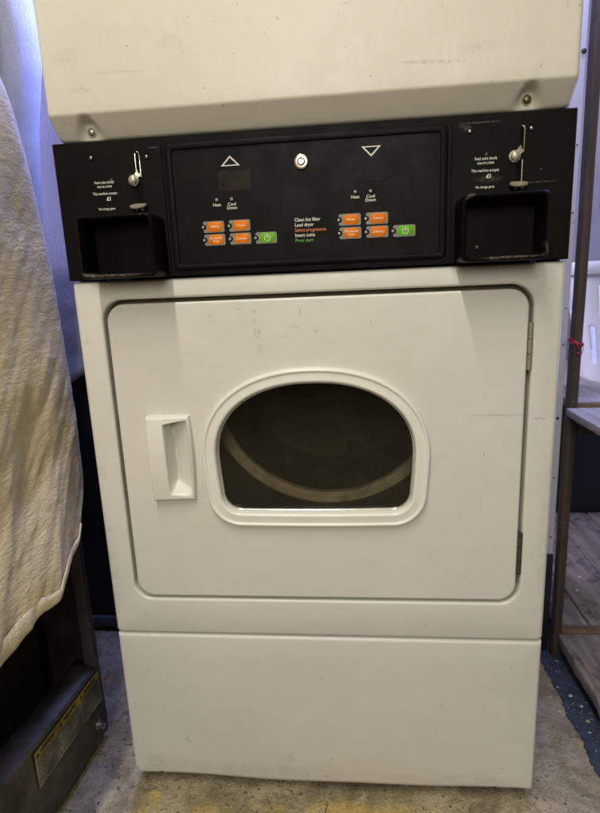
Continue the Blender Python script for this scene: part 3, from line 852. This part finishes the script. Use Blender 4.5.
# white curtain beyond, its hem above the dark cabinet
rows = []
for i in range(70):
    row = []
    for j in range(120):
        x = -1.15 + .79*j/119
        hz = .70 + .55*(x+.54)*.9
        hz = lin([(-1.2,.62),(-.66,.635),(-.604,.657),(-.554,.690),(-.53,.705),(-.36,.74)], x)
        z = hz + (1.75-hz)*i/69
        n = .012*math.sin(x*34+z*1.5) + noise.noise(Vector((x*5, z*5, 2)))*.018 + noise.noise(Vector((x*7+z*9, z*26, 4)))*.006*sst(1.1, .75, z)
        row.append((x, .405+n*.6, z))
    rows.append(row)
o = MB().grid(rows).build('curtain', M['curtain'], None, angle=180, solid=.001)
tag(o, 'plain white curtain hanging behind the left edge of the cream dryer', 'curtain')
# dark cabinet under the curtain
t = thing('dark_cabinet', 'low dark cabinet standing under the white curtain behind the cream dryer', 'cabinet', (-.72, .6, FZ))
MB().box(-1.05, -.38, .44, .85, .055, .95).build('body', M['navy'], t, bevel=.004)
MB().box(-1.04, -.39, .432, .46, FZ+.013, .052).build('plinth', M['edge_steel'], t, bevel=.002)
MB().box(-1.03, -.40, .45, .84, FZ, FZ+.013).build('skid', M['navy'], t, bevel=.002)

# ================================================================== RIGHT SIDE
t = thing('partition_panel', 'narrow white painted partition with dark screws between the cream dryer and the wooden post', 'partition', (.45, .40, FZ))
b = MB().box(.30, .4945, .392, .404, FZ, 1.75); b.build('board', M['partition'], t, bevel=.0012)
MB().box(.30, .4950, .3895, .3915, FZ+.001, .26).build('shade_board', M['navy'], t, bevel=.0008)  # dark board added over the partition foot in place of the shade there
for (z, r, x) in ((1.264, .0048, .4925), (1.105, .0016, .4915), (.983, .0018, .4908), (.8, .0014, .49), (.727, .0016, .489), (.572, .0032, .4875), (.439, .0018, .488), (.30, .0018, .4885)):
    MB().cyl((x-.002, .392, z), (0, -1, 0), r, .001, 16, 0, r*.5).build('screw', M['cable'], t)

sh = thing('shelving_unit', 'wooden shelving with a brown post, whitewashed upper shelf and weathered low boards', 'shelves', (.5, .38, FZ))
def post(x0, x1, y0, y1):
    rows = []
    for k in range(60):
        z = FZ + 1.75*k/59; w = .0008*math.sin(z*9) + .0006*noise.noise(Vector((1, x0*9, z*14)))
        rows.append([(x0+w, y0, z), (x1+w*.6, y0, z), (x1+w*.6, y1, z), (x0+w, y1, z)])
    return MB().loops(rows, 0, True, True).build('post', M['post_wood'], sh, bevel=.0012)
post(.4970, .5128, .362, .388)
post(1.30, 1.33, .362, .392); post(1.30, 1.33, 1.10, 1.13)
def plank(name, x0, x1, y0, y1, z0, z1, mat, skew=0., jag=.0):
    b = MB(); rows = []
    K = 22
    for k in range(K+1):
        f = k/K; y = y0+(y1-y0)*f; s_ = skew*(f); j0 = jag*noise.noise(Vector((x0*7, y*40, 1))); j1 = jag*noise.noise(Vector((x1*7, y*40, 3)))
        rows.append([(x0+s_+j0, y, z0), (x1+s_+j1, y, z0), (x1+s_+j1, y, z1), (x0+s_+j0, y, z1)])
    return b.loops(rows, 0, True, True).build(name, mat, sh, bevel=.0015)
# upper shelf
plank('shelf_board', .515, 1.295, .392, .98, .5865, .6050, M['shelf_white'])
MB().box(.5140, 1.299, .372, .390, .570, .6060).build('rail', M['rail'], sh, bevel=.0015)
plank('shelf_board', .4900, 1.295, .040, .360, .5860, .6010, M['shelf_white'], .0, .003)
MB().box(.5150, .560, .372-.016, .3715, .545, .568).build('bracket', M['post_wood'], sh, bevel=.002)
# lower boards
xs = [.5160, .5860, .7060, .8260, .9460, 1.066, 1.186]
for k, (a, c) in enumerate(zip(xs, xs[1:]+[1.295])):
    plank('floor_board', a+.004, c-.003, .392, 1.02, .058, .0805+.001*(k % 2), M['board'], .0 if k == 0 else .0, .003)
MB().box(.5140, 1.299, .370, .3895, .040, .0838).build('rail', M['rail'], sh, bevel=.0015)
plank('floor_board', .5060, .90, .020, .361, .056, .0800, M['board'], 0, .004); plank('floor_board', .905, 1.295, .020, .361, .056, .0795, M['board'], 0, .004)
# battens carrying the lower boards
MB().box(.56, 1.29, .10, .14, FZ, .055).build('batten', M['rail'], sh); MB().box(.56, 1.29, .80, .84, FZ, .055).build('batten', M['rail'], sh)

sb = thing('darkening_box', 'dark lidded box added against the wall to darken the space under the upper shelf', 'box', (.9, 1.15, FZ))  # invented box, put in to make the space below the shelf dark
MB().box(.50, 1.28, 1.035, 1.27, FZ, .50).build('box_body', M['navy'], sb, bevel=.006)
MB().box(.492, 1.288, 1.027, 1.278, .502, .53).build('lid', M['navy'], sb, bevel=.004)
# laundry basket
bk = thing('laundry_basket', 'white plastic laundry basket with slotted sides on the upper shelf', 'basket', (.825, .66, .605))
cx_, cy_ = .825, .665
def br(z): return .180 + .048*((z-.606)/.29)**.8 if z > .606 else .18
b = MB(); NS = 192; NZ = 60
rows = []
zz = [.6065 + .270*i/NZ for i in range(NZ+1)]
idx = {}
for k, z in enumerate(zz):
    for i in range(NS):
        a = 2*PI*i/NS; r = br(z); idx[(k, i)] = len(b.v); b.v.append((cx_+r*math.cos(a), cy_+r*math.sin(a), z))
for k in range(NZ):
    for i in range(NS):
        zf = (k+.5)/NZ; slot = (i % 6)
        hole = False
        if .16 < zf < .52 or .60 < zf < .88:
            row_ = 0 if zf < .55 else 1; q = (i+3*row_) % 6
            lo, hi = ((.16, .52), (.60, .88))[row_]; m_ = (zf-lo)/(hi-lo)
            wid = 1 if (m_ < .12 or m_ > .88) else 2
            q = (i + 5*row_) % 10; hw = 1.9*math.sqrt(max(0, 1-(2*m_-1)**2)); hole = abs(q-5) < hw
        if not hole: b.face([idx[(k, i)], idx[(k, (i+1) % NS)], idx[(k+1, (i+1) % NS)], idx[(k+1, i)]])
b.f.append([idx[(0, i)] for i in range(NS)]); b.m.append(0)
b.build('basket_body', M['basket'], bk, angle=50, solid=.0025)
def cc(r, z): return [(cx_+r*math.cos(2*PI*i/NS), cy_+r*math.sin(2*PI*i/NS), z) for i in range(NS)]
MB().loops([cc(.224, .868), cc(.240, .864), cc(.243, .872), cc(.243, .888), cc(.240, .893), cc(.228, .893), cc(.224, .888), cc(.224, .868)]).build('basket_rim', M['basket'], bk, angle=50)
# clothes in the basket
# dangling cable, red ribbon
pts = [(.5300+.006*math.sin(k*.5), .355-.002*k/6, 1.60-.022*k) for k in range(24)]
pts = [(.545, .352, 1.60), (.546, .352, 1.45), (.540, .351, 1.30), (.5385, .350, 1.20), (.5365, .350, 1.12), (.531, .350, 1.06), (.527, .350, 1.02), (.524, .350, .995), (.5225, .350, .985)]
o = MB().tube(pts, [.0022, .0022, .0022, .0022, .0024, .0042, .0046, .003, .001], 10).build('hanging_cable', M['cable'], None)
tag(o, 'thin black cable end dangling beside the brown wooden post', 'cable')
b = MB()
def strip(P, w, th=.0006):
    rows = []
    for k, (x, y, z) in enumerate(P):
        rows.append([(x, y, z-w/2+.001*math.sin(k*2)), (x, y-.0006, z), (x, y, z+w/2+.001*math.cos(k*3))])
    b.grid(rows)
strip([(.4925, .375, .738), (.4925, .3605, .737), (.498, .3595, .734), (.506, .3590, .731), (.5145, .3600, .729), (.5160, .372, .729)], .007)
strip([(.4950, .3585, .735), (.489, .357, .741), (.485, .356, .744), (.4835, .357, .741), (.488, .357, .735), (.496, .357, .731)], .005)
strip([(.500, .3580, .732), (.503, .356, .724), (.5055, .355, .716), (.504, .355, .711)], .006)
strip([(.512, .3580, .731), (.5125, .356, .722), (.5105, .3555, .713), (.506, .355, .710), (.501, .355, .714)], .004)
o = b.build('red_ribbon', M['red'], None, angle=180, solid=.0008)
tag(o, 'scrap of red ribbon tied round the brown wooden post', 'ribbon')

# ================================================================== SETTING
b = MB(); K = 40
b.v += [(-5, -5, FZ), (5, -5, FZ), (5, 5, FZ), (-5, 5, FZ)]; b.face([0, 1, 2, 3])
tag(b.build('floor', M['concrete'], None, smooth=False), kind='structure')
# blue felt mat under the shelving
rows = []
for k in range(700):
    y = -.9 + 1.9*k/699; j = .006*noise.noise(Vector((1, y*18, 2))) + .0045*noise.noise(Vector((1, y*95, 2))) + .003*noise.noise(Vector((1, y*260, 2)))
    rows.append([(.471+j, y, FZ+.0005), (.473+j, y, FZ+.004), (.60, y, FZ+.0045), (.9, y, FZ+.0045), (1.6, y, FZ+.004)])
o = MB().grid(rows).build('floor_mat', M['mat'], None, angle=60)
tag(o, 'blue felt mat with a ragged edge lying under the wooden shelving', 'mat')
t = thing('back_wall', 'pale painted wall behind the shelving and the laundry basket', 'wall', (0, 1.3, FZ))
MB().box(-2.2, 2.4, 1.30, 1.38, FZ, 2.6).build('wall_face', M['wall'], t, smooth=False)
MB().box(-2.2, 2.4, 1.288, 1.299, FZ+.001, .10).build('skirting', M['board'], t, bevel=.003)
# bits of rubble and paint flakes on mat and boards
def rubble(x, y, z, r, mat, seed, label, cat='rubble', nm='stone'):
    random.seed(seed); bm = bmesh.new(); bmesh.ops.create_icosphere(bm, subdivisions=3, radius=r*.55)
    for v in bm.verts:
        n = noise.noise(v.co*(1.4/r)+Vector((seed, 0, 0))); v.co *= 1+.9*n; v.co.z *= .5
    me = bpy.data.meshes.new(nm); bm.to_mesh(me); bm.free(); me.materials.append(mat)
    o = bpy.data.objects.new(nm, me); col.objects.link(o); o.location = (x, y, z+r*.4); o.rotation_euler = (0, 0, seed)
    tag(o, label, cat, 'bits of rubble on the floor')
from itertools import count
rubble(.5010, .178, FZ+.0045, .0065, M['stone'], 1, 'tan stone lying on the blue mat beside the lower board')
rubble(.5035, .215, FZ+.0045, .0055, M['chip'], 2, 'white plaster chip on the blue mat, just behind the tan stone')
rubble(.493, .150, FZ+.0045, .0030, M['chip'], 3, 'tiny white chip on the blue mat in front of the tan stone')
rubble(.458, .205, FZ, .0055, M['stone'], 4, 'pale flat stone on bare concrete at the edge of the blue mat')
rubble(.492, .245, FZ+.0045, .0060, M['stone'], 5, 'brownish stone deep under the edge of the lower board')
rubble(.476, .270, FZ+.0045, .0035, M['stone'], 8, 'small stone at the foot of the wooden post on the blue mat')
rubble(.612, .535, .0815, .0045, M['chip'], 6, 'white plaster chip on the lower boards nearer the wooden post', nm='plaster_chip')
rubble(.645, .60, .0815, .0050, M['chip'], 7, 'white plaster chip on the lower boards farther from the wooden post', nm='plaster_chip')

# grit, lint and flakes scattered over mat and concrete
random.seed(11); b = MB()
def fleck(x, y, z, r):
    n = random.choice((4, 5, 6)); a0 = random.uniform(0, 6.3); q = len(b.v)
    for i in range(n):
        a = a0 + 2*PI*i/n; rr = r*random.uniform(.5, 1.1); b.v.append((x+rr*math.cos(a), y+rr*math.sin(a)*.8, z))
    b.v.append((x, y, z+r*.6)); mi = random.choice((0, 0, 1, 2))
    for i in range(n): b.face([q+i, q+(i+1) % n, q+n], mi)
for _ in range(330):
    f = random.random()
    if f < .40: fleck(random.gauss(.50, .02), random.uniform(-.05, .36), FZ+.0045, random.uniform(.0005, .0018))
    elif f < .62: fleck(random.uniform(.35, .47), random.uniform(-.10, .35), FZ, random.uniform(.0005, .0018))
    elif f < .84: fleck(random.uniform(-.40, .40), random.gauss(-.035, .03), FZ, random.uniform(.0005, .0022))
    else: fleck(random.uniform(-.46, -.35), random.uniform(-.05, .40), FZ, random.uniform(.0005, .0018))
o = b.build('grit', [M['stone'], M['dirt'], M['chip']], None, smooth=False, fix=False)
tag(o, 'scattered grit, flakes and crumbs of dirt on the concrete and mat', 'grit', kind='stuff')

# ================================================================== LIGHT
def area(name, loc, target, sx, sy, power, c):
    l = bpy.data.lights.new(name, 'AREA'); l.shape = 'RECTANGLE'; l.size = sx; l.size_y = sy; l.energy = power; l.color = c
    o = bpy.data.objects.new(name, l); col.objects.link(o); o.location = loc
    d = Vector(target)-Vector(loc); o.rotation_euler = d.to_track_quat('-Z', 'Y').to_euler()
    return o
WARM = (1., .95, .83)
area('ceiling_tube_light', (-.24, -1.28, 2.58), (-.24, -1.279, 0), .05, 1.6, 42, WARM)
area('room_light', (.02, -2.2, 1.62), (0, 0, .70), .8, .8, 23.5, (1., .945, .85))
BLUE = (.42, .47, 1.)
area('daylight_left', (-.385, .345, 1.74), (-.42, .15, .9), .06, .08, 5.0, (.36, .42, 1.))
area('sheet_rim_fill', (-.352, .388, 1.30), (-.38, .05, .95), .03, .5, 7., (.22, .29, 1.))  # unseen fill lamp added behind the dryer to give the sheet a blue edge
area('daylight_curtain', (-.85, 1.15, 1.5), (-.6, .41, 1.1), .6, .6, 50, (.70, .64, 1.))
area('daylight_right', (.50, .25, 1.85), (.58, .32, .5), .16, .2, 11, BLUE)
area('daylight_shelf', (1.0, .50, 1.85), (.85, .65, .5), .3, .3, 11, BLUE)
area('daylight_low_right', (2.0, .75, .50), (.6, .55, .1), .5, .35, 10, BLUE)
w = bpy.data.worlds.new('World'); sc.world = w; w.use_nodes = True
bg = w.node_tree.nodes['Background']; bg.inputs[0].default_value = (.64, .54, .36, 1); bg.inputs[1].default_value = .13

# ================================================================== CAMERA
cam = bpy.data.cameras.new('camera'); co = bpy.data.objects.new('camera', cam); col.objects.link(co)
Rm = Matrix(((.99495784, .02025089, .09822826), (.09125491, .22354831, -.97041161), (-.04161046, .97448245, .22057316)))
co.matrix_world = Matrix.Translation((.0588463, -.7703696, .8726275)) @ Rm.to_4x4()
cam.sensor_fit = 'VERTICAL'; cam.sensor_height = 36; cam.lens = 546.593/813*36
cam.clip_start = .02; cam.clip_end = 50
cam.dof.use_dof = True; cam.dof.focus_distance = .80; cam.dof.aperture_fstop = 4.8
sc.camera = co
sc.view_settings.view_transform = 'Standard'; sc.view_settings.look = 'None'; sc.view_settings.gamma = 1; sc.view_settings.exposure = 0
sc.cycles.use_denoising = True
sc.cycles.max_bounces = 8; sc.cycles.transparent_max_bounces = 12
